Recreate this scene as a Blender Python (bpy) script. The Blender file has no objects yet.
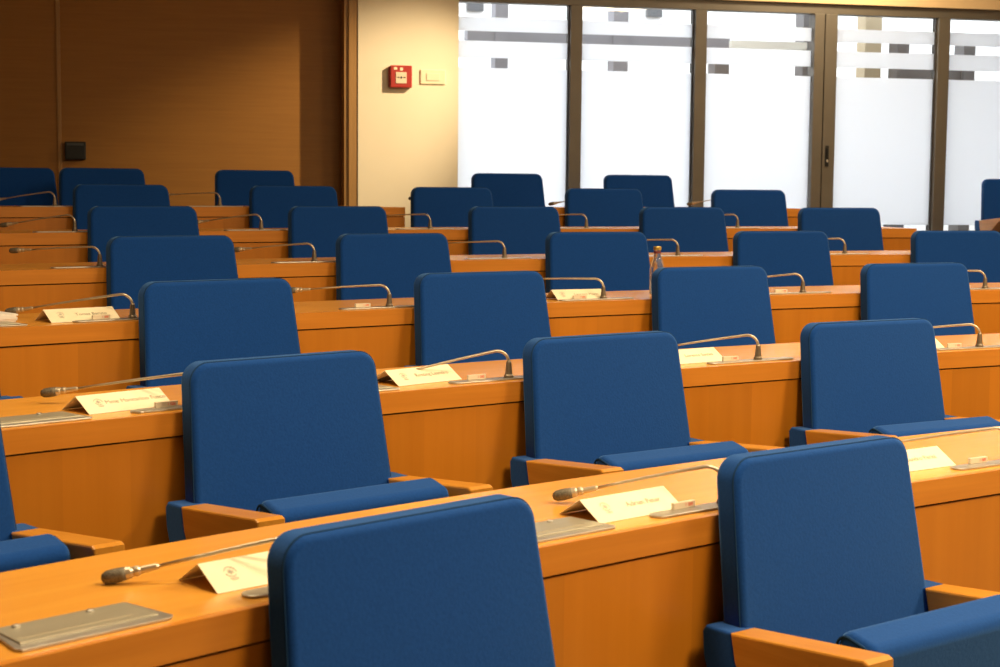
import bpy, bmesh, math, random
from mathutils import Vector, Matrix
random.seed(7)
scene = bpy.context.scene
COL = scene.collection

# ------------------------------------------------------------------ layout
# A small amphitheatre: seven rows on arcs about one centre, each row one step higher.
CX, CY = 7.0018, -5.0413                      # centre of the arcs
PHI = -0.7507                                 # direction of arc angle 0
ROW_R = {1: 10.397, 2: 11.631, 3: 12.844, 4: 14.064, 5: 15.282, 6: 16.499, 7: 17.718}
FLOOR = {1: 0.0, 2: 0.1045, 3: 0.2088, 4: 0.3077, 5: 0.4063, 6: 0.5053, 7: 0.6035}
DESK_OFF, DESK_D, DESK_H, EDGE_H = 0.0560, 0.462, 0.7570, 0.0546
EDGE0 = 0.0376
CAM_Z = 1.399

def pol(R, th, z=0.0):
    a = PHI + th
    return Vector((CX + R*math.sin(a), CY + R*math.cos(a), z))
def rot_desk(th):                             # local x along the row (right), y outward
    a = PHI + th
    return math.atan2(-math.sin(a), math.cos(a))
def rot_chair(th):                            # local y faces the centre
    a = PHI + th
    return math.atan2(math.sin(a), -math.cos(a))

# ------------------------------------------------------------------ materials
def mat(name, color=(.8, .8, .8), rough=.5, metal=0.0, spec=.5, coat=0.0):
    m = bpy.data.materials.new(name); m.use_nodes = True
    b = m.node_tree.nodes['Principled BSDF']
    b.inputs['Base Color'].default_value = (*color, 1)
    b.inputs['Roughness'].default_value = rough
    b.inputs['Metallic'].default_value = metal
    b.inputs['Specular IOR Level'].default_value = spec
    b.inputs['Coat Weight'].default_value = coat
    return m
def N(m, t): return m.node_tree.nodes.new(t)
def L(m, a, b): m.node_tree.links.new(a, b)

def noisy(m, c1, c2, scale, coord='Object', detail=4, rough=.55, bump=0.0, lo=.3, hi=.7):
    b = m.node_tree.nodes['Principled BSDF']
    tc = N(m, 'ShaderNodeTexCoord'); mp = N(m, 'ShaderNodeMapping')
    mp.inputs['Scale'].default_value = scale
    nz = N(m, 'ShaderNodeTexNoise'); nz.inputs['Scale'].default_value = 1
    nz.inputs['Detail'].default_value = detail; nz.inputs['Roughness'].default_value = rough
    cr = N(m, 'ShaderNodeValToRGB')
    cr.color_ramp.elements[0].position = lo; cr.color_ramp.elements[1].position = hi
    cr.color_ramp.elements[0].color = (*c1, 1); cr.color_ramp.elements[1].color = (*c2, 1)
    L(m, tc.outputs[coord], mp.inputs['Vector']); L(m, mp.outputs['Vector'], nz.inputs['Vector'])
    L(m, nz.outputs['Fac'], cr.inputs['Fac']); L(m, cr.outputs['Color'], b.inputs['Base Color'])
    if bump:
        bp = N(m, 'ShaderNodeBump'); bp.inputs['Strength'].default_value = bump
        bp.inputs['Distance'].default_value = .002
        L(m, nz.outputs['Fac'], bp.inputs['Height']); L(m, bp.outputs['Normal'], b.inputs['Normal'])
    return m, cr, b

FAB1, FAB2 = (.004, .045, .225), (.006, .056, .27)
fabric, _, fb = noisy(mat('blue_fabric', rough=.92, spec=.12), FAB1, FAB2, (160, 160, 160), bump=.25)
fb.inputs['Sheen Weight'].default_value = .45
fb.inputs['Sheen Roughness'].default_value = .5
fb.inputs['Sheen Tint'].default_value = (.25, .55, 1, 1)
piping_m = mat('blue_piping', (.012, .045, .125), .9, spec=.1)

def veneer(name, c1, c2, scale, rough, leaf=.17, leaf_amt=.10, coat=0.0, spec=.5):
    m, cr, b = noisy(mat(name, rough=rough, spec=spec, coat=coat), c1, c2, scale, coord='UV', detail=5)
    # each veneer leaf a touch lighter or darker than its neighbour
    tc = N(m, 'ShaderNodeTexCoord'); sx = N(m, 'ShaderNodeSeparateXYZ')
    L(m, tc.outputs['UV'], sx.inputs[0])
    dv = N(m, 'ShaderNodeMath'); dv.operation = 'DIVIDE'; dv.inputs[1].default_value = leaf
    fl = N(m, 'ShaderNodeMath'); fl.operation = 'FLOOR'
    wn = N(m, 'ShaderNodeTexWhiteNoise'); wn.noise_dimensions = '1D'
    mr = N(m, 'ShaderNodeMapRange'); mr.inputs['To Min'].default_value = 1-leaf_amt
    mr.inputs['To Max'].default_value = 1+leaf_amt
    hs = N(m, 'ShaderNodeHueSaturation')
    L(m, sx.outputs['X'], dv.inputs[0]); L(m, dv.outputs[0], fl.inputs[0]); L(m, fl.outputs[0], wn.inputs['W'])
    L(m, wn.outputs['Value'], mr.inputs['Value']); L(m, mr.outputs[0], hs.inputs['Value'])
    L(m, cr.outputs['Color'], hs.inputs['Color']); L(m, hs.outputs['Color'], b.inputs['Base Color'])
    return m
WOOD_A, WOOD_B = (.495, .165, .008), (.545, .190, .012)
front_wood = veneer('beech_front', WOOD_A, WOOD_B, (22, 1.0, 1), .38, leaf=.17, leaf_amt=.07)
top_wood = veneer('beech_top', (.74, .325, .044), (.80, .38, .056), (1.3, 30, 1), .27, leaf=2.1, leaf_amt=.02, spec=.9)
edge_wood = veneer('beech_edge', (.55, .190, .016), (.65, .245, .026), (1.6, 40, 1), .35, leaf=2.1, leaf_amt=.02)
arm_wood, _, _ = noisy(mat('beech_arm', rough=.3), (.52, .215, .024), (.60, .265, .036), (70, 5, 70), detail=3)
gap_dark = mat('shadow_gap', (.05, .02, .006), .8)
wall_wood, _, _ = noisy(mat('wall_veneer', rough=.55), (.31, .130, .016), (.355, .153, .021), (2.5, 2.5, 60), detail=5)
trim_wood, _, _ = noisy(mat('trim_wood', rough=.45), (.34, .18, .05), (.40, .21, .065), (60, 60, 2), detail=4)
cream, _, _ = noisy(mat('cream_paint', rough=.85, spec=.2), (.82, .73, .55), (.85, .76, .58), (3, 3, 3), detail=2)
lintel_m, _, _ = noisy(mat('lintel_paint', rough=.8, spec=.2), (.74, .53, .30), (.77, .56, .32), (3, 3, 3), detail=2)
alu, _, _ = noisy(mat('bronze_aluminium', rough=.42, metal=.25), (.135, .118, .096), (.152, .133, .108), (4, 4, 4), detail=2)
alu_dark = mat('dark_gasket', (.035, .028, .022), .6)
black_m, _, _ = noisy(mat('black_plastic', rough=.5), (.006, .006, .007), (.010, .010, .010), (40, 40, 40))
carpet, _, _ = noisy(mat('grey_carpet', rough=.95, spec=.1), (.07, .075, .085), (.11, .115, .13), (90, 90, 90), bump=.3)
ceil_m, _, _ = noisy(mat('ceiling_paint', rough=.9, spec=.1), (.72, .66, .55), (.76, .70, .58), (2, 2, 2))
sidewall_m, _, _ = noisy(mat('side_wall_paint', rough=.85, spec=.2), (.60, .45, .28), (.64, .48, .30), (2, 2, 2))
paper, _, _ = noisy(mat('cream_card', rough=.75, spec=.2), (.86, .78, .56), (.90, .82, .60), (30, 30, 30), detail=2)
white_paper, _, _ = noisy(mat('white_paper', rough=.7, spec=.2), (.80, .78, .74), (.86, .84, .80), (30, 30, 30), detail=2)
ink = mat('grey_ink', (.46, .40, .29), .7)
ink_blue = mat('blue_grey_ink', (.50, .47, .40), .7)
red_ink = mat('red_ink', (.70, .10, .04), .6)
steel, _, _ = noisy(mat('brushed_steel', rough=.38, metal=.85), (.50, .48, .44), (.58, .56, .52), (8, 40, 8), detail=1)
plate_m, _, _ = noisy(mat('satin_grey_panel', rough=.33, metal=.55), (.52, .49, .38), (.57, .54, .43), (6, 30, 6), detail=1)
neck_m, _, _ = noisy(mat('satin_gooseneck', rough=.36, metal=.7), (.50, .43, .32), (.58, .50, .38), (60, 60, 300), detail=2)
collar_m = mat('pewter_collar', (.23, .19, .14), .4, metal=.7)
grille_m, _, _ = noisy(mat('mic_grille', rough=.6, metal=.4), (.08, .07, .05), (.22, .19, .14), (420, 420, 420), detail=1)
tag_m, _, _ = noisy(mat('ivory_tag', rough=.5), (.70, .58, .42), (.74, .62, .45), (50, 50, 50))
red_m, _, _ = noisy(mat('alarm_red', rough=.4), (.36, .018, .012), (.40, .023, .015), (20, 20, 20))
ivory_m, _, _ = noisy(mat('switch_ivory', rough=.4), (.82, .72, .50), (.84, .74, .52), (20, 20, 20))
facade_m, _, _ = noisy(mat('white_facade', rough=.9, spec=.1), (.82, .83, .84), (.86, .87, .88), (1, 1, 1))
ext_grey, _, _ = noisy(mat('grey_render', rough=.8), (.13, .125, .13), (.17, .165, .17), (2, 2, 2))
ext_pale, _, _ = noisy(mat('pale_grey_render', rough=.8), (.22, .22, .245), (.26, .26, .29), (2, 2, 2))
ext_beige, _, _ = noisy(mat('beige_stone', rough=.8), (.42, .34, .22), (.48, .39, .26), (3, 3, 3))
ext_dark = mat('dark_glass', (.06, .065, .075), .15)
ext_white = mat('white_lamp_body', (.9, .88, .8), .5)
terrace_m, _, _ = noisy(mat('pale_paving', rough=.85, spec=.2), (.48, .46, .44), (.56, .54, .52), (6, 6, 6))
label_red = mat('label_red', (.16, .02, .02), .5)
cap_m = mat('gold_cap', (.72, .50, .12), .3, metal=.8)

bottle_m = bpy.data.materials.new('bottle_glass'); bottle_m.use_nodes = True
bb = bottle_m.node_tree.nodes['Principled BSDF']
bb.inputs['Base Color'].default_value = (.80, .82, .84, 1); bb.inputs['Roughness'].default_value = .05
bb.inputs['Transmission Weight'].default_value = .9; bb.inputs['IOR'].default_value = 1.33

def frosted():
    """Glazing: frosted film in bands at fixed heights, clear glass between them."""
    m = bpy.data.materials.new('frosted_glazing'); m.use_nodes = True
    nt = m.node_tree; nt.nodes.clear()
    out = nt.nodes.new('ShaderNodeOutputMaterial')
    tc = nt.nodes.new('ShaderNodeTexCoord'); sx = nt.nodes.new('ShaderNodeSeparateXYZ')
    nt.links.new(tc.outputs['Object'], sx.inputs[0])
    def band(a, b):
        g = nt.nodes.new('ShaderNodeMath'); g.operation = 'GREATER_THAN'; g.inputs[1].default_value = a
        l = nt.nodes.new('ShaderNodeMath'); l.operation = 'LESS_THAN'; l.inputs[1].default_value = b
        p = nt.nodes.new('ShaderNodeMath'); p.operation = 'MULTIPLY'
        nt.links.new(sx.outputs['Z'], g.inputs[0]); nt.links.new(sx.outputs['Z'], l.inputs[0])
        nt.links.new(g.outputs[0], p.inputs[0]); nt.links.new(l.outputs[0], p.inputs[1])
        return p.outputs[0]
    s = None
    for a, b in ((1.105, 2.303), (2.381, 2.509), (2.584, 2.689)):
        o = band(a, b)
        if s is None: s = o
        else:
            ad = nt.nodes.new('ShaderNodeMath'); ad.operation = 'ADD'
            nt.links.new(s, ad.inputs[0]); nt.links.new(o, ad.inputs[1]); s = ad.outputs[0]
    clear = nt.nodes.new('ShaderNodeBsdfTransparent'); clear.inputs[0].default_value = (.93, .95, .95, 1)
    gl = nt.nodes.new('ShaderNodeBsdfGlossy'); gl.inputs['Roughness'].default_value = .02
    cm = nt.nodes.new('ShaderNodeMixShader'); cm.inputs[0].default_value = .05
    nt.links.new(clear.outputs[0], cm.inputs[1]); nt.links.new(gl.outputs[0], cm.inputs[2])
    tr = nt.nodes.new('ShaderNodeBsdfTranslucent'); tr.inputs[0].default_value = (.90, .93, .96, 1)
    df = nt.nodes.new('ShaderNodeBsdfDiffuse'); df.inputs[0].default_value = (.8, .8, .8, 1)
    t2 = nt.nodes.new('ShaderNodeBsdfTransparent'); t2.inputs[0].default_value = (.9, .92, .94, 1)
    m1 = nt.nodes.new('ShaderNodeMixShader'); m1.inputs[0].default_value = .12
    m2 = nt.nodes.new('ShaderNodeMixShader'); m2.inputs[0].default_value = .10
    nt.links.new(tr.outputs[0], m1.inputs[1]); nt.links.new(df.outputs[0], m1.inputs[2])
    nt.links.new(m1.outputs[0], m2.inputs[1]); nt.links.new(t2.outputs[0], m2.inputs[2])
    fm = nt.nodes.new('ShaderNodeMixShader')
    nt.links.new(s, fm.inputs[0]); nt.links.new(cm.outputs[0], fm.inputs[1]); nt.links.new(m2.outputs[0], fm.inputs[2])
    nt.links.new(fm.outputs[0], out.inputs['Surface'])
    return m
glazing = frosted()

# ------------------------------------------------------------------ mesh helpers
def obj(name, bm, m, parent=None, smooth=False, loc=None, rz=None):
    me = bpy.data.meshes.new(name); bm.normal_update(); bm.to_mesh(me); bm.free()
    if smooth:
        for p in me.polygons: p.use_smooth = True
    for mm in (m if isinstance(m, (list, tuple)) else [m]): me.materials.append(mm)
    o = bpy.data.objects.new(name, me); COL.objects.link(o)
    if parent: o.parent = parent
    if loc is not None: o.location = loc
    if rz is not None: o.rotation_euler = (0, 0, rz)
    return o
def thing(name, label, cat, loc=(0, 0, 0), rz=0.0, group=None):
    o = bpy.data.objects.new(name, None); COL.objects.link(o)
    o.location = loc; o.rotation_euler = (0, 0, rz); o.empty_display_size = .1
    return tag(o, label, cat, group)
def tag(o, label, cat, group=None):
    o['label'] = label; o['category'] = cat
    if group: o['group'] = group
    return o
def struct(name, bm, m, **k):
    o = obj(name, bm, m, **k)
    if o.parent is None: o['kind'] = 'structure'
    return o
def copy_tree(src, parent=None):
    c = src.copy(); COL.objects.link(c)
    if parent: c.parent = parent
    for ch in list(src.children): copy_tree(ch, c)
    return c

def add_box(bm, x0, x1, y0, y1, z0, z1, bevel=0.0, M=None):
    vs = [bm.verts.new((x, y, z)) for x in (x0, x1) for y in (y0, y1) for z in (z0, z1)]
    fs = [(0, 1, 3, 2), (4, 6, 7, 5), (0, 4, 5, 1), (2, 3, 7, 6), (0, 2, 6, 4), (1, 5, 7, 3)]
    faces = [bm.faces.new([vs[i] for i in f]) for f in fs]
    if bevel:
        es = list({e for f in faces for e in f.edges})
        r = bmesh.ops.bevel(bm, geom=es, offset=bevel, segments=2, affect='EDGES', profile=.5)
        vs = list({v for f in r['faces'] for v in f.verts} | {v for v in vs if v.is_valid})
    if M is not None: bmesh.ops.transform(bm, matrix=M, verts=[v for v in vs if v.is_valid])
    return bm
def box(*a, **k):
    bm = bmesh.new(); return add_box(bm, *a, **k)
def add_prism(bm, pts, axis, a0, a1, bevel=0.0, seg=2):
    """pts: outline in the plane of the two other axes, extruded along axis."""
    def P(p, a):
        if axis == 0: return (a, p[0], p[1])
        if axis == 1: return (p[0], a, p[1])
        return (p[0], p[1], a)
    A = [bm.verts.new(P(p, a0)) for p in pts]; B = [bm.verts.new(P(p, a1)) for p in pts]
    n = len(pts)
    fa = bm.faces.new(A); fb_ = bm.faces.new(B[::-1])
    for i in range(n):
        bm.faces.new((A[i], B[i], B[(i+1) % n], A[(i+1) % n]))
    bmesh.ops.recalc_face_normals(bm, faces=bm.faces[:])
    if bevel:
        es = list({e for e in list(fa.edges)+list(fb_.edges)})
        bmesh.ops.bevel(bm, geom=es, offset=bevel, segments=seg, affect='EDGES', profile=.5)
    return bm
def add_tube(bm, pts, r, n=8, radii=None):
    pts = [Vector(p) for p in pts]; rings = []
    up = Vector((0, 0, 1))
    for i, p in enumerate(pts):
        d = (pts[min(i+1, len(pts)-1)] - pts[max(i-1, 0)]).normalized()
        a = d.cross(up)
        if a.length < 1e-3: a = d.cross(Vector((1, 0, 0)))
        if rings and a.dot(pa) < 0: a = -a
        a.normalize(); pa = a
        b = a.cross(d).normalized(); rr = radii[i] if radii else r
        rings.append([bm.verts.new(p + a*(rr*math.cos(2*math.pi*k/n)) + b*(rr*math.sin(2*math.pi*k/n))) for k in range(n)])
    for q, s in zip(rings, rings[1:]):
        for k in range(n): bm.faces.new((q[k], q[(k+1) % n], s[(k+1) % n], s[k]))
    bm.faces.new(rings[0][::-1]); bm.faces.new(rings[-1])
    bmesh.ops.recalc_face_normals(bm, faces=bm.faces[:])
    return bm
def add_lathe(bm, prof, n=16, M=None):
    rings = []; new = []
    for r, z in prof:
        ring = [bm.verts.new((max(r, 1e-4)*math.cos(2*math.pi*k/n), max(r, 1e-4)*math.sin(2*math.pi*k/n), z)) for k in range(n)]
        rings.append(ring); new += ring
    for q, s in zip(rings, rings[1:]):
        for k in range(n): bm.faces.new((q[k], q[(k+1) % n], s[(k+1) % n], s[k]))
    bm.faces.new(rings[0][::-1]); bm.faces.new(rings[-1])
    if M is not None: bmesh.ops.transform(bm, matrix=M, verts=new)
    bmesh.ops.recalc_face_normals(bm, faces=bm.faces[:])
    return bm
def arc_band(R0, R1, t0, t1, z0, z1, step=.012, uvmode='side'):
    """solid ring sector with UVs in metres (u along the row)."""
    bm = bmesh.new(); uv = bm.loops.layers.uv.new('UVMap')
    n = max(2, int((t1-t0)/step)+1); secs = []; us = []
    for i in range(n+1):
        t = t0+(t1-t0)*i/n
        secs.append([bm.verts.new(pol(R, t, z)) for R, z in ((R0, z0), (R0, z1), (R1, z1), (R1, z0))])
        us.append(t*R0)
    cum = [0, z1-z0, z1-z0+R1-R0, 2*(z1-z0)+R1-R0, 2*(z1-z0)+2*(R1-R0)]
    for i in range(n):
        for k in range(4):
            f = bm.faces.new((secs[i][k], secs[i][(k+1) % 4], secs[i+1][(k+1) % 4], secs[i+1][k]))
            for lp, (u, v) in zip(f.loops, ((us[i], cum[k]), (us[i], cum[k+1]), (us[i+1], cum[k+1]), (us[i+1], cum[k]))):
                lp[uv].uv = (u, v)
    for s, u in ((secs[0], us[0]), (secs[-1], us[-1])):
        f = bm.faces.new(s)
        for lp, (a, b) in zip(f.loops, ((0, 0), (0, z1-z0), (R1-R0, z1-z0), (R1-R0, 0))): lp[uv].uv = (u+a, b)
    bmesh.ops.recalc_face_normals(bm, faces=bm.faces[:])
    return bm

_fonts = {}
def text_mesh(s, size):
    cu = bpy.data.curves.new('t', 'FONT'); cu.body = s; cu.size = size; cu.extrude = .0002
    cu.align_x = 'CENTER'; cu.align_y = 'CENTER'
    o = bpy.data.objects.new('t', cu); COL.objects.link(o)
    dg = bpy.context.evaluated_depsgraph_get()
    me = bpy.data.meshes.new_from_object(o.evaluated_get(dg))
    bpy.data.objects.remove(o); bpy.data.curves.remove(cu)
    return me

# ------------------------------------------------------------------ setting: tiers, walls, ceiling
for k in range(1, 8):
    R0 = ROW_R[k-1]+DESK_OFF+.022 if k > 1 else 6.2
    R1 = ROW_R[k]+DESK_OFF+.0215 if k < 7 else 20.4
    struct('floor' if k == 1 else 'floor_tier_%d' % k, arc_band(R0, R1, -.62, .98, -.2 if k == 1 else FLOOR[k-1]-.02, FLOOR[k]), carpet)
struct('floor_front', box(-7.2, 9.2, -4.2, 5.6, -.32, -.205), carpet)

# back wall line: through (0, 12.4), running to the right and slightly away
WD = Vector((.97519, .22137, 0)); WN = Vector((-.22137, .97519, 0)); W0 = Vector((0, 12.4, 0))
WROT = math.atan2(WD.y, WD.x)
def wbox(name, s0, s1, d0, d1, z0, z1, m, bevel=0.0, parent=None, st=True):
    """box in wall coordinates: s along the wall, d into it (negative = towards the room)."""
    bm = box(s0, s1, d0, d1, z0, z1, bevel=bevel)
    o = obj(name, bm, m, parent)
    if parent is None:
        o.location = W0; o.rotation_euler = (0, 0, WROT)
        if st: o['kind'] = 'structure'
    return o
ZF = FLOOR[7]; CEIL = 3.62
wbox('wall_back_wood_left', -7.0, -3.325, .24, .40, ZF-.3, CEIL, wall_wood)
wbox('wall_back_wood', -3.297, -1.10, .24, .40, ZF-.3, CEIL, wall_wood)
wbox('trim_1', -3.325, -3.297, .228, .40, ZF, CEIL, trim_wood, bevel=.003)
wbox('trim_2', -1.222, -1.19, .012, .239, ZF, CEIL, trim_wood, bevel=.003)
wbox('trim_3', -1.19, -1.119, -.004, .239, ZF, CEIL, trim_wood, bevel=.004)
wbox('wall_back_pier', -1.119, -.347, -.012, .20, ZF-.3, CEIL, cream)
wbox('wall_back_lintel', -.347, 6.3, -.012, .20, 2.878, CEIL, lintel_m)

# glazed doors: bronze aluminium posts and frosted panes
tr = wbox('trim_4', -.347, 6.3, .03, .13, 2.798, 2.878, alu, bevel=.004)      # head frame
wbox('trim_5', -.347, 6.3, .03, .13, ZF, ZF+.09, alu, bevel=.004)             # sill frame
posts = [(.545, .641), (1.568, 1.666), (2.578, 2.777), (3.672, 3.775), (4.66, 4.76), (5.64, 5.74)]
for i, (a, b) in enumerate(posts):
    if i == 2:
        p = wbox('door_post', a, 2.664, .012, .135, ZF, 2.798, alu, bevel=.004); p.name = 'trim_8'
        p2 = wbox('trim_9', 2.671, b, .012, .135, ZF, 2.798, alu, bevel=.004)
        g = wbox('gasket', 2.664, 2.671, .03, .12, ZF, 2.798, alu_dark); g.parent = p; g.matrix_parent_inverse = Matrix.Identity(4); g.location = (0, 0, 0); g.rotation_euler = (0, 0, 0)
        if 'kind' in g: del g['kind']
        lk = wbox('lock_plate', 2.695, 2.725, .002, .012, 1.575, 1.745, black_m, bevel=.004, parent=p2)
        wbox('lock_cylinder', 2.703, 2.717, -.006, .002, 1.61, 1.63, steel, bevel=.003, parent=lk)
        wbox('pull_handle', 2.704, 2.716, -.012, .002, 1.655, 1.725, black_m, bevel=.003, parent=lk)
    else:
        q = wbox('trim_%d' % (10+i), a, b, .018, .135, ZF, 2.798, alu, bevel=.004)
        wbox('gasket', a-.010, a, .05, .11, ZF+.09, 2.798, alu_dark, parent=q)
edges = [-.347] + [v for p in posts for v in p]
n = 1
for i in range(0, len(edges)-1, 2):
    a, b = edges[i], edges[i+1]
    bm = box(a, b, .074, .084, 0, 2.798-ZF-.09)
    bmesh.ops.translate(bm, verts=bm.verts[:], vec=(0, 0, ZF+.09))
    o = struct('door_%d' % n if n in (3, 4) else 'window_%d' % n, bm, glazing); o.location = W0; o.rotation_euler = (0, 0, WROT); n += 1

# the other walls and the ceiling of the hall; added sky blockers outside
struct('ceiling', box(-8.0, 9.4, -4.4, 14.2, CEIL, CEIL+.1), ceil_m)
struct('wall_left', box(-7.4, -7.2, -4.4, 12.0, -.3, CEIL), wall_wood)
struct('wall_right', box(6.0, 6.2, -4.4, 13.9, -.3, CEIL), sidewall_m)
o_ = struct('sky_blocker_top', box(2.9, 7.6, .205, 2.6, 3.30, 3.4), facade_m); o_.location = W0; o_.rotation_euler = (0, 0, WROT)  # unseen slab, added to shade the right-hand panes from the sky
o_ = struct('sky_blocker_right', box(7.6, 7.8, .205, 5.95, ZF-.02, 4.3), facade_m); o_.location = W0; o_.rotation_euler = (0, 0, WROT)  # unseen wall, added to cut sky light reaching the panes from the right
struct('wall_front', box(-7.4, 6.2, -4.4, -4.2, -.3, CEIL), sidewall_m)

# outside the glass: paved terrace, white building across it, columns, beam
t_ = struct('terrace_floor', box(-6, 14, .5, 9.0, ZF-.3, ZF-.02), terrace_m); t_.location = W0; t_.rotation_euler = (0, 0, WROT)
def outside(name, s0, s1, d0, d1, z0, z1, m, parent=None): return wbox(name, s0, s1, d0, d1, z0, z1, m, parent=parent, st=False)
fac = outside('building_facade', -6, 14, 6.0, 6.3, ZF-.02, 4.3, facade_m); fac['kind'] = 'structure'; fac.name = 'wall_outside'
def col_thing(name, label, cat, s0, s1, d0, d1, z0, z1, m, group=None):
    o = outside(name, s0, s1, d0, d1, z0, z1, m); tag(o, label, cat, group); return o
c = col_thing('grey_column', 'grey column outside, seen through the clear bands of the leftmost glass pane', 'column', .61, .735, 3.0, 3.2, ZF-.02, 3.4, ext_pale)
col_thing('grey_column', 'grey column outside behind the second glass pane from the left', 'column', 1.79, 1.94, 3.0, 3.2, ZF-.02, 3.4, ext_pale)
col_thing('grey_column', 'grey column outside, seen left of centre through the third glass pane', 'column', 2.84, 2.99, 3.0, 3.2, ZF-.02, 2.74, ext_grey)
col_thing('grey_column', 'narrow grey column outside, at the right edge of the third glass pane', 'column', 3.77, 3.86, 3.0, 3.2, ZF-.02, 3.4, ext_grey)
col_thing('beige_column', 'beige stone column outside the fourth glass pane from the left', 'column', 4.49, 4.67, 3.1, 3.3, ZF-.02, 3.4, ext_beige)
col_thing('grey_column', 'dark grey column outside, right of the beige column behind the fourth pane', 'column', 4.80, 4.93, 3.0, 3.2, ZF-.02, 2.95, ext_grey)
col_thing('grey_column', 'grey column outside behind the rightmost glass pane', 'column', 5.54, 5.67, 3.0, 3.2, ZF-.02, 2.95, ext_grey)
col_thing('grey_beam', 'long grey beam outside, joining the columns behind the left glass panes', 'beam', .34, 3.0, 3.02, 3.18, 2.745, 2.96, ext_pale)
lampo = outside('strip_lamp', 2.99, 3.79, 2.95, 3.1, 2.78, 2.85, ext_white)
tag(lampo, 'pale strip lamp outside, seen near the top of the third glass pane', 'lamp')
col_thing('grey_shelf', 'low grey panel outside between the column and the edge of the fourth pane', 'panel', 4.93, 5.54, 3.04, 3.12, 2.50, 2.63, ext_grey)
for i, (s0, s1) in enumerate(((.93, 1.12), (2.62, 2.80), (3.08, 3.26))):
    o = outside('facade_window', s0, s1, 5.93, 6.0, 3.38, 3.62, ext_dark)
    tag(o, ['small dark window high on the white building outside, leftmost of three', 'small dark window high on the white building outside, middle of three',
            'small dark window high on the white building outside, rightmost of three'][i], 'window', 'dark windows of the building outside')

# ------------------------------------------------------------------ things on the back wall
def on_wall(name, label, cat, s, z):
    return thing(name, label, cat, W0 + WD*s + Vector((0, 0, z)), WROT)
al = on_wall('fire_alarm_call_point', 'red fire alarm call point on the cream wall pier', 'fire alarm', -.797, 2.213)
obj('housing', box(-.083, .083, -.062, -.0125, -.083, .083, bevel=.006), red_m, al)
obj('base_box', box(-.092, .072, -.040, -.0122, -.078, .074, bevel=.004), red_m, al)
pn = obj('press_panel', box(-.042, .040, -.066, -.062, -.052, .032, bevel=.0015), tag_m, al); pn['label'] = 'ivory press panel'
bm = bmesh.new()
add_lathe(bm, [(.008, 0), (.008, .0015)], 12, Matrix.Translation((-.001, -.066, -.008)) @ Matrix.Rotation(math.pi/2, 4, 'X'))
for s in (-1, 1):
    add_prism(bm, [(s*.012, -.008), (s*.022, -.0145), (s*.022, -.0105), (s*.034, -.0105), (s*.034, -.0055), (s*.022, -.0055), (s*.022, -.0015)], 1, -.0675, -.066)
obj('arrow_marks', bm, black_m, pn)
bm = bmesh.new()
add_prism(bm, [(-.056, .050), (-.034, .050), (-.030, .060), (-.038, .070), (-.052, .070), (-.058, .060)], 1, -.0635, -.062)
add_prism(bm, [(-.010, .044), (.012, .044), (.012, .066), (-.010, .066)], 1, -.0635, -.062)
obj('flame_symbol', bm, ivory_m, al)

sw = on_wall('light_switch', 'ivory light switch plate beside the red fire alarm', 'light switch', -.546, 2.217)
obj('cover_plate', box(-.098, .098, -.024, -.0122, -.056, .056, bevel=.006), ivory_m, sw)
obj('rocker', box(-.052, .052, -.029, -.024, -.028, .028, bevel=.003), ivory_m, sw)
bx_ = on_wall('wall_box', 'small black control box on the dark wood wall', 'wall box', -3.198, 1.627)
obj('case', box(-.075, .075, .185, .2395, -.067, .067, bevel=.006), black_m, bx_)
obj('top_strip', box(-.060, .060, .181, .185, .038, .056, bevel=.0015), mat('strip_grey', (.06, .065, .07), .35), bx_)
obj('front_cover', box(-.064, .064, .181, .185, -.058, .032, bevel=.0015), black_m, bx_)

# ------------------------------------------------------------------ curved desks
DESKS = {1: [(-.26, .36)], 2: [(-.22, .45)], 3: [(-.16, .52)], 4: [(-.10, .56)], 5: [(-.04, .4534)], 6: [(.0, .2749), (.3371, .4460)]}
DESK_LABEL = {(1, 0): 'curved beech desk nearest the camera, with the full front microphones',
 (2, 0): 'second curved beech desk from the camera', (3, 0): 'third curved beech desk from the camera, with the bottle on it',
 (4, 0): 'fourth curved beech desk from the camera', (5, 0): 'fifth curved beech desk, ending before the glass doors',
 (6, 0): 'farthest beech desk on the left, ending in front of the cream pier', (6, 1): 'short farthest beech desk in front of the glass doors'}
DESK_LABEL[(1, 0)] = 'long curved beech desk nearest the camera'
for k, segs in DESKS.items():
    for si, (t0, t1) in enumerate(segs):
        Rf = ROW_R[k]+DESK_OFF; zt = FLOOR[k]+DESK_H
        r = thing('curved_desk', DESK_LABEL[(k, si)], 'desk', pol(Rf+.2, (t0+t1)/2, FLOOR[k]))
        inv = Matrix.Translation(-r.location)
        def part(name, bm, m):
            bmesh.ops.transform(bm, matrix=inv, verts=bm.verts[:]); return obj(name, bm, m, r)
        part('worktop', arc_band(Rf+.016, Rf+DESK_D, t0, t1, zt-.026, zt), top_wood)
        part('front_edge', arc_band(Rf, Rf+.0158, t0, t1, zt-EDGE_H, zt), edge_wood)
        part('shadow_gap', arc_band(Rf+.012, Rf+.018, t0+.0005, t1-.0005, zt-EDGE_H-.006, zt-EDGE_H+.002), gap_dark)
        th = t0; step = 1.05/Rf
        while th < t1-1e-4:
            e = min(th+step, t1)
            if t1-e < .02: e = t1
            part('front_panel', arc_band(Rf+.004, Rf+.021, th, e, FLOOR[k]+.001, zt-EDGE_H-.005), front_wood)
            th = e
        for e in (t0, t1):
            a = e if e == t0 else e-.002
            part('end_panel', arc_band(Rf+.0225, Rf+DESK_D-.03, a, a+.002, FLOOR[min(k+1, 7)]+.001 , zt-.0265, step=.01), front_wood)

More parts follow.
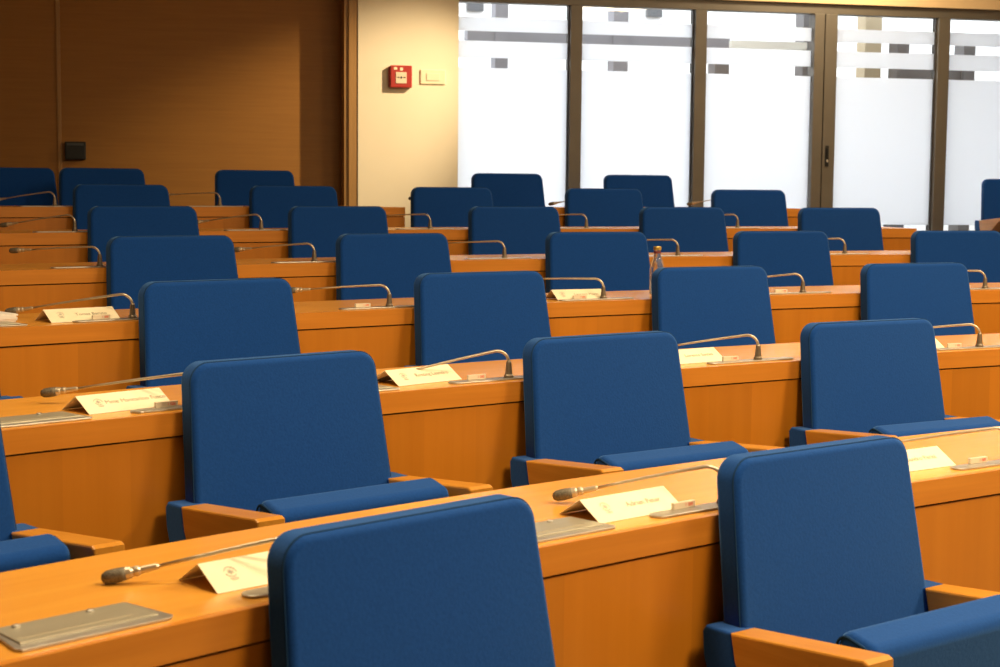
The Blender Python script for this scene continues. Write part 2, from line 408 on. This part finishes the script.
# ------------------------------------------------------------------ armchairs
TH_B = .062
def back_outline():
    zb, zt, r = .34, .88, .050
    hw = lambda z: .265 + .055*(zt-z)
    pts = [(-hw(zb), zb), (hw(zb), zb)]
    n = 9
    for i in range(n+1):
        a = math.pi/2*i/n
        pts.append((hw(zt)-r+r*math.cos(a), zt-r+r*math.sin(a)))
    for i in range(n+1):
        a = math.pi/2*i/n
        pts.append((-hw(zt)+r-r*math.sin(a), zt-r+r*math.cos(a)))
    return pts
def lean(bm, z0=.88):
    for v in bm.verts: d = z0-v.co.z; v.co.y += .085*d + .13*d*d - .002; v.co.x += .003
def add_ring(bm, pts, y, inset, r):
    c = sum((Vector(p) for p in pts), Vector((0, 0)))/len(pts)
    path = []
    for i, p in enumerate(pts):
        a = Vector(pts[i-1]); b = Vector(pts[(i+1) % len(pts)])
        t = (b-a).normalized(); nrm = Vector((-t.y, t.x))
        q = Vector(p)+nrm*inset
        path.append((q.x, y, q.y))
    add_tube(bm, path[1:]+path[:1], r, n=6)

def make_chair():
    root = thing('upholstered_armchair', 'blue armchair', 'chair')
    pts = back_outline()
    bm = bmesh.new(); add_prism(bm, pts, 1, -TH_B, 0, bevel=.015, seg=6)
    lean(bm)
    bk = obj('backrest', bm, fabric, root, smooth=True); bk.modifiers.new('normals', 'WEIGHTED_NORMAL').weight = 90
    bm = bmesh.new(); add_ring(bm, pts, -.0105, .0008, .0019); lean(bm)
    obj('piping', bm, piping_m, bk)
    # tipped-up seat: its front edge points upwards
    a = math.atan2(.585-.2, .30-.20)
    bm = bmesh.new()
    prof = []
    Ls, T = .40, .094
    rr = .026
    for cx, cy, a0 in ((Ls-rr, -rr, 90), (Ls-rr, -T+rr, 0), (rr, -T+rr, -90), (rr, -rr, 180)):
        for i in range(6):
            q = math.radians(a0 - 90*i/5)
            prof.append((cx+rr*math.cos(q), cy+rr*math.sin(q)))
    q = [( .145 + px*math.cos(a)-py*math.sin(a), .215 + px*math.sin(a)+py*math.cos(a)) for px, py in prof]
    add_prism(bm, q, 0, -.241, .241, bevel=.016, seg=4)
    st = obj('seat', bm, fabric, root, smooth=True); st.modifiers.new('normals', 'WEIGHTED_NORMAL').weight = 90
    cq = Vector((sum(p[0] for p in q)/len(q), sum(p[1] for p in q)/len(q)))
    for s in (-1, 1):
        bm = bmesh.new()
        path = [(s*.2405, cq.x+(p[0]-cq.x)*.86, cq.y+(p[1]-cq.y)*.955) for p in q]
        add_tube(bm, path+path[:1], .0028, n=6)
        obj('piping', bm, piping_m, st)
    wood = [(.052, .560), (.372, .5855), (.384, .580), (.384, .562), (.345, .540), (.29, .505), (.235, .472), (.18, .444), (.130, .424), (.088, .456), (.064, .505)]
    blue = [(-.022, .50), (-.026, .548), (-.016, .5605), (.0518, .5605), (.0638, .505), (.0878, .456), (.1298, .4238), (.150, .38), (.150, .016), (.012, .016), (.012, .40), (-.004, .45)]
    for s in (-1, 1):
        x0, x1 = (.257, .328) if s > 0 else (-.328, -.257)
        bm = bmesh.new(); add_prism(bm, wood, 0, x0, x1, bevel=.0045, seg=2)
        ar = obj('armrest', bm, arm_wood, root); ar['label'] = 'varnished beech armrest'
        bm = bmesh.new(); add_prism(bm, blue, 0, x0+.002, x1-.002, bevel=.006, seg=3)
        obj('arm_support', bm, fabric, root)
    return root
chair0 = make_chair(); first = [True]
CHAIRS = [
 (1, -.0043, 'blue armchair at the bottom centre, in the row nearest the camera'),
 (1, .0961, 'blue armchair at the lower right, nearest one showing both wooden armrests'),
 (2, -.0376, 'blue armchair cut off by the left edge, only its seat and right armrest showing'),
 (2, .0486, 'blue armchair of the second row, left of centre behind the nearest chair back'),
 (2, .1377, 'blue armchair of the second row at the centre of the photo'),
 (2, .2278, 'rightmost blue armchair of the second row, against the second desk'),
 (3, .0087, 'blue armchair at the left edge behind the second desk, only an arm showing'),
 (3, .0889, 'leftmost blue armchair back standing clear in the third row'),
 (3, .1691, 'second blue armchair from the left in the third row'),
 (3, .2504, 'third row blue armchair with the bottle behind its left corner'),
 (3, .3304, 'rightmost blue armchair of the third row'),
 (4, .1200, 'leftmost blue armchair of the fourth row'),
 (4, .1922, 'second blue armchair from the left in the fourth row'),
 (4, .2672, 'middle blue armchair of the fourth row, behind the folded name card'),
 (4, .3410, 'fourth blue armchair from the left in the fourth row'),
 (4, .4155, 'fourth row blue armchair cut off by the right edge'),
 (5, .1467, 'leftmost blue armchair of the fifth row'),
 (5, .2139, 'second blue armchair from the left in the fifth row'),
 (5, .2810, 'middle blue armchair of the fifth row, below the white glass'),
 (5, .3500, 'fourth blue armchair from the left in the fifth row'),
 (5, .4178, 'rightmost blue armchair of the fifth row, near the end of its desk'),
 (6, .1688, 'leftmost blue armchair of the sixth row, below the black wall box'),
 (6, .2309, 'second blue armchair from the left in the sixth row, below the wood wall'),
 (6, .2930, 'sixth row blue armchair in front of the cream pier'),
 (6, .3567, 'sixth row blue armchair in front of the second glass post'),
 (6, .4203, 'rightmost blue armchair of the sixth row, in front of the third glass pane'),
 (7, .1630, 'blue armchair of the back row at the left edge, left of the wall batten'),
 (7, .1868, 'blue armchair of the back row just under the black wall box'),
 (7, .2438, 'blue armchair of the back row under the lit patch of wood wall'),
 (7, .3477, 'blue armchair of the back row in front of the leftmost glass pane'),
 (7, .4055, 'blue armchair of the back row in front of the second glass pane'),
 (7, .5805, 'blue armchair standing without a desk at the right edge by the glass'),
]
for k, th, lab in CHAIRS:
    o = chair0 if first[0] else copy_tree(chair0); first[0] = False
    o.location = pol(ROW_R[k] + (.45 if th == .1630 else 0), th, FLOOR[k] - {1: .012 if th < 0 else .006, 2: .004}.get(k, 0)); o.rotation_euler = (0, 0, rot_chair(th))
    tag(o, lab, 'chair', 'blue armchairs in the curved rows')

# ------------------------------------------------------------------ gooseneck microphones
def mic_place(k, ths): return pol(ROW_R[k]+EDGE0+.075, ths+(.345 if k == 1 else .33)/ROW_R[k+1], FLOOR[k]+DESK_H)
_mesh = {}
def make_mic(loc, th, yaw, slope, label, tagtext, reach=.285):
    root = thing('conference_microphone', label, 'microphone', loc, rot_desk(th), 'gooseneck microphones on the desks')
    if 'plate' not in _mesh:
        n = 10; w = .021; pts = []
        for cx, a0 in ((.140-.021, -90), (-.200+.021, 90)):
            for i in range(n+1):
                a = math.radians(a0+180*i/n); pts.append((cx+.021*math.cos(a), w*math.sin(a)))
        bm = bmesh.new(); add_prism(bm, pts, 2, .0005, .0050, bevel=.0015)
        p = obj('base_plate', bm, steel); _mesh['plate'] = p.data; bpy.data.objects.remove(p)
        bm = bmesh.new(); add_box(bm, -.030, .030, -.004, .004, .009, .0225, bevel=.001)
        p = obj('number_tag', bm, tag_m); _mesh['tag'] = p.data; bpy.data.objects.remove(p)
        bm = bmesh.new(); add_lathe(bm, [(.0135, .0050), (.0135, .011), (.0105, .015), (.0072, .048), (.0045, .053)], 16)
        p = obj('collar', bm, collar_m, smooth=False); _mesh['collar'] = p.data; bpy.data.objects.remove(p)
        _mesh['text'] = text_mesh(tagtext, .010); _mesh['text'].materials.append(red_ink)
    def child(name, key, parent, **kw):
        o = bpy.data.objects.new(name, _mesh[key]); COL.objects.link(o); o.parent = parent; return o
    child('base_plate', 'plate', root)
    if tagtext:
     tg = child('number_tag', 'tag', root); tg.location = (-.100, .014, -.004)
     tx = child('tag_digits', 'text', tg); tx.location = (.012, -.0042, .0158); tx.rotation_euler = (math.pi/2, 0, 0); tx['label'] = 'small red digits'
    child('collar', 'collar', root)
    d = Vector((-math.sin(yaw), math.cos(yaw), 0)); up = Vector((0, 0, 1))
    # vertical stem, bend, then the long straight stem
    pts = [Vector((0, 0, .045)), Vector((0, 0, .046))]
    sl = math.atan(slope); A = math.pi/2 - sl; rb = .030/ (1-math.cos(A)+1e-6) if False else .034
    c = d*rb + up*.046
    for i in range(1, 9):
        a = A*i/8
        pts.append(c - d*rb*math.cos(a) + up*rb*math.sin(a))
    sd = (d*math.cos(sl)+up*math.sin(sl)).normalized()
    e0 = pts[-1]
    Lst = (reach - e0.dot(d))/math.cos(sl)
    for i in range(1, 5):      # the stem sags by a few millimetres
        f = i/4; pts.append(e0 + sd*Lst*f + up*(.0015*math.sin(math.pi*f)))
    bm = add_tube(bmesh.new(), pts, .0036, 8, radii=[.0042]*10+[.0037, .0034, .0032, .003])
    obj('gooseneck', bm, neck_m, root, smooth=True)
    e = pts[-1]
    M = Matrix.Translation(e) @ sd.to_track_quat('Z', 'Y').to_matrix().to_4x4()
    hd = obj('capsule', add_lathe(bmesh.new(), [(.003, -.004), (.0052, .0), (.0062, .026), (.0085, .030), (.0085, .036), (.0072, .038), (.0095, .042), (.0105, .050)], 14, M), neck_m, root, smooth=False)
    obj('grille', add_lathe(bmesh.new(), [(.0105, .050), (.0115, .058), (.0118, .072), (.0105, .082), (.0065, .088), (.001, .090)], 14, M), grille_m, hd, smooth=True)['label'] = 'dark mesh grille'
    return root
R_ = math.radians
REACH = {(1, -.0405): .302, (1, .0486): .258, (2, .0087): .315, (3, .0455): .325}
MICS = [
 (1, -.0405, 56, -.20, 'microphone on the nearest desk at the left, stem running behind the nearest chair back'),
 (1, .0486, 50, -.215, 'microphone on the nearest desk in the middle, its head beside the folded name card'),
 (1, .1377, 46, -.19, 'microphone on the nearest desk at the right edge, only its stem showing'),
 (2, .0087, 47, -.15, 'microphone at the left end of the second desk, over the legible name card'),
 (2, .0889, 68, -.212, 'microphone of the second desk with its base left of the middle chair'),
 (2, .1691, 45, -.18, 'microphone of the second desk left of its rightmost chair'),
 (2, .2504, 45, -.13, 'microphone of the second desk at the right edge'),
 (3, .0455, 47, -.165, 'microphone at the left end of the third desk, head near the papers'),
 (3, .1200, 50, -.075, 'microphone of the third desk between its two left chairs'),
 (3, .1922, 45, -.03, 'microphone of the third desk beside the folded card in mid photo'),
 (3, .2672, 45, -.14, 'microphone of the third desk right of the chair hiding the bottle'),
 (3, .3410, 45, -.05, 'microphone of the third desk near the right edge'),
 (4, .0795, 45, -.06, 'microphone at the left end of the fourth desk'),
 (4, .1467, 45, -.10, 'microphone of the fourth desk, second from the left'),
 (4, .2139, 45, -.06, 'microphone of the fourth desk, middle of five'),
 (4, .2810, 45, -.04, 'microphone of the fourth desk, just above the bottle'),
 (4, .3500, 45, -.06, 'microphone of the fourth desk, rightmost of five'),
 (5, .1068, 45, -.16, 'microphone at the left end of the fifth desk'),
 (5, .1688, 45, -.14, 'microphone of the fifth desk, second from the left'),
 (5, .2309, 45, -.05, 'microphone of the fifth desk in front of the cream pier'),
 (5, .2930, 45, -.05, 'microphone of the fifth desk, second from the right'),
 (5, .3567, 45, -.09, 'microphone of the fifth desk, rightmost one'),
 (6, .1293, 45, -.15, 'microphone of the farthest desk at the left edge'),
 (6, .1868, 45, -.05, 'microphone of the farthest desk under the wood wall'),
 (6, .2817, 45, -.09, 'microphone of the farthest left desk near its end by the pier'),
 (6, .3400, 45, -.19, 'microphone of the short farthest desk, left one against the glass'),
 (6, .4005, 45, -.17, 'microphone of the short farthest desk, right one against the glass'),
]
for k, ths, yaw, sl, lab in MICS:
    t = ths+.33/ROW_R[k+1]
    make_mic(mic_place(k, ths), t, R_(yaw), sl, lab, '1 088' if k < 4 else '', REACH.get((k, ths), .285))

# ------------------------------------------------------------------ name cards
def make_card(k, th, fe, skew, name, label, length=.235):
    root = thing('name_card', label, 'name card', pol(ROW_R[k]+EDGE0+fe, th, FLOOR[k]+DESK_H), rot_desk(th)+skew, 'folded name cards on the desks')
    h, dpt, t = .038, .116, .0007
    bm = bmesh.new(); z0 = .0008
    add_prism(bm, [(0, z0), (dpt/2, h), (dpt, z0), (dpt-.0014, z0), (dpt/2, h-.0018), (.0014, z0)], 0, -length/2, length/2)
    obj('folded_sheet', bm, paper, root)
    s = math.hypot(dpt/2, h); ux, uz = dpt/2/s, h/s
    def face(f, off): return Matrix.Translation((0, dpt/2*f - uz*off, z0+h*f + ux*off)) @ Matrix(((1, 0, 0, 0), (0, ux, -uz, 0), (0, uz, ux, 0), (0, 0, 0, 1)))
    if name:
        me = text_mesh(name, .0185); me.materials.append(ink)
        o = bpy.data.objects.new('printed_name', me); COL.objects.link(o); o.parent = root
        o.matrix_local = face(.52, .0004) @ Matrix.Translation((.030, 0, 0))
    bm = bmesh.new()      # a small round emblem: broken ring, star of bars, base line
    for i in range(12):
        if i in (3, 8): continue
        a = 2*math.pi*i/12
        add_box(bm, -.0022, .0022, -.0009, .0009, 0, .0003, M=Matrix.Rotation(a, 4, 'Z') @ Matrix.Translation((0, .0105, 0)))
    for i in range(3):
        add_box(bm, -.0058, .0058, -.0008, .0008, 0, .0003, M=Matrix.Rotation(math.pi*i/3+.3, 4, 'Z'))
    add_box(bm, -.008, .008, -.0155, -.014, 0, .0003)
    add_box(bm, -.006, .006, -.0185, -.0175, 0, .0003)
    o = obj('emblem', bm, ink_blue, root); o.matrix_local = face(.52, .0004) @ Matrix.Translation((-.072, .004, 0))
    return root
make_card(1, -.0204, .118, -.02, None, 'cream name card on the nearest desk, left of the nearest chair back')
make_card(1, .0589, .097, .02, 'Adrian Peter', 'cream name card on the nearest desk in the middle, its triangular end open')
make_card(1, .1422, .112, .0, 'Sandro Perini', 'cream name card on the nearest desk, half hidden by the lower right chair')
make_card(2, .0198, .122, .10, 'Mme Mannarino Fusco', 'cream name card at the left of the second desk, name and crest showing')
make_card(2, .0952, .124, .14, 'Rosting Leandro', 'cream name card on the second desk under the microphone stem')
make_card(2, .1775, .118, .05, 'Lorenzo Santini', 'cream name card on the second desk, left part hidden by the middle chair')
make_card(2, .2570, .122, .03, 'Paolo Varesi', 'cream name card on the second desk, barely showing right of its last chair')
make_card(3, .0578, .096, .03, 'Tomas Baruto', 'cream name card at the left of the third desk')
make_card(3, .2090, .085, -.10, 'Laurent Marin', 'tan name card standing on the third desk in mid photo', length=.215)

# ------------------------------------------------------------------ flat grey panels let into the desks
def make_panel(k, th, label):
    root = thing('desk_panel', label, 'desk panel', pol(ROW_R[k]+EDGE0+.045, th, FLOOR[k]+DESK_H), rot_desk(th), 'flat grey panels on the desks')
    bm = bmesh.new(); add_prism(bm, [(-.250, .0), (-.010, .0), (.0, .010), (-.012, .118), (-.238, .118), (-.256, .012)], 2, .0005, .005, bevel=.0015)
    obj('tray', bm, steel, root)
    bm = bmesh.new(); add_prism(bm, [(-.240, .024), (-.016, .024), (-.020, .113), (-.234, .113)], 2, .005, .0075, bevel=.001)
    obj('lid', bm, plate_m, root)
    bm = bmesh.new(); add_box(bm, -.236, -.150, .040, .042,   .0074, .0082)
    add_box(bm, -.150, -.050, .040, .042,   .0074, .0082, M=None)
    obj('groove', bm, ink, root)
    for x in (-.205, -.085):
        obj('screw', add_lathe(bmesh.new(), [(.0062, .0075), (.0062, .0095), (.004, .011)], 12, Matrix.Translation((x, .100, 0))), steel, root)
make_panel(1, -.0435, 'flat grey panel at the left of the nearest desk')
make_panel(1, .0478, 'flat grey panel on the nearest desk right of the nearest chair back')
make_panel(2, .0079, 'flat grey panel at the left of the second desk')
make_panel(2, .0825, 'flat grey panel on the second desk beside the microphone head')
make_panel(3, .0415, 'flat grey panel at the left of the third desk')

# ------------------------------------------------------------------ bottle and papers on the third desk
BT = .2445
b = thing('water_bottle', 'small clear bottle with a gold cap on the third desk', 'bottle', pol(ROW_R[3]+.29, BT, FLOOR[3]+DESK_H+.0005))
obj('body', add_lathe(bmesh.new(), [(.027, 0), (.030, .004), (.030, .10), (.028, .118), (.020, .142), (.0145, .158), (.0135, .176), (.0135, .180)], 24), bottle_m, b, smooth=True)
obj('cap', add_lathe(bmesh.new(), [(.0155, .178), (.0162, .180), (.0162, .190), (.0150, .1935), (.001, .194)], 20), cap_m, b)['label'] = 'gold screw cap'
obj('neck_label', add_lathe(bmesh.new(), [(.0146, .165), (.0142, .174)], 20), label_red, b)['label'] = 'dark red neck label'
pp = thing('paper_stack', 'stack of white papers at the left edge on the third desk', 'papers', pol(ROW_R[3]+.315, .0330, FLOOR[3]+DESK_H), rot_desk(.0330)+.05)
bm = bmesh.new()
for i in range(5):
    add_box(bm, -.15+random.uniform(-.005, .005), .13+random.uniform(-.004, .004), -.10+random.uniform(-.004, .004), .10, .001+i*.005, .0055+i*.005)
obj('sheets', bm, white_paper, pp)
obj('cover_sheet', box(-.148, .128, -.098, .098, .0262, .0272), white_paper, pp)

# ------------------------------------------------------------------ light
def area(name, loc, target, size, power, color, sy=None):
    l = bpy.data.lights.new(name, 'AREA'); l.shape = 'RECTANGLE'; l.size = size; l.size_y = sy or size
    l.energy = power; l.color = color
    o = bpy.data.objects.new(name, l); COL.objects.link(o); o.location = loc
    o.rotation_euler = (Vector(target)-Vector(loc)).to_track_quat('-Z', 'Y').to_euler(); return o
WARM = (1.0, .78, .48)
for x, y, pw, sz in ((1.8, 1.9, 150, .8), (3.6, 3.7, 165, .8), (-.9, 3.2, 60, .8), (1.9, 5.4, 55, .8), (4.4, 6.6, 66, .8), (1.8, 9.2, 26, .7), (4.2, 9.8, 46, .7)):
    area('ceiling_lamp', (x, y, 3.58), (x, y, 0), sz, pw, WARM)
area('front_fill', (2.5, -1.8, 3.5), (1.2, 4.5, .6), 1.6, 22, WARM)  # added fill light towards the rows, not a fixture of the hall
area('lintel_fill', (2.9, 12.1, 3.55), (2.5, 12.9, 2.7), .25, 42, WARM, sy=.25)  # added light that brightens the lintel and posts, no real fixture
sp = bpy.data.lights.new('wall_spot', 'SPOT'); sp.energy = 640; sp.color = WARM; sp.spot_size = R_(37); sp.spot_blend = 1.0; sp.shadow_soft_size = .04
so = bpy.data.objects.new('wall_spot', sp); COL.objects.link(so); so.location = W0 + WD*1.0 - WN*1.6 + Vector((0, 0, 3.5))
so.rotation_euler = ((W0 + WD*-1.5 + WN*.24 + Vector((0, 0, 1.5)))-so.location).to_track_quat('-Z', 'Y').to_euler()

w = bpy.data.worlds.new('sky'); scene.world = w; w.use_nodes = True
bg = w.node_tree.nodes['Background']; bg.inputs[0].default_value = (.95, .97, 1.0, 1); bg.inputs[1].default_value = 4.6

# ------------------------------------------------------------------ camera
cam = bpy.data.cameras.new('camera'); co = bpy.data.objects.new('camera', cam); COL.objects.link(co); scene.camera = co
F, PITCH, ROLL = 1592.19, .0927, .0091
cam.sensor_width = 36; cam.lens = 36*F/1000; cam.clip_start = .05
c_, s_ = math.cos(PITCH), math.sin(PITCH); cr, sr = math.cos(ROLL), math.sin(ROLL)
fw = Vector((0, c_, -s_)); up0 = Vector((0, s_, c_)); rt0 = Vector((1, 0, 0))
rt = rt0*cr + up0*sr; up = -rt0*sr + up0*cr
M = Matrix((rt, up, -fw)).transposed().to_4x4(); M.translation = (0, 0, CAM_Z)
co.matrix_world = M
cam.dof.use_dof = True; cam.dof.focus_distance = 5.0; cam.dof.aperture_fstop = 9.0

vs = scene.view_settings
vs.view_transform = 'Standard'; vs.look = 'None'; vs.gamma = 1.0; vs.exposure = 0.0; vs.use_curve_mapping = False
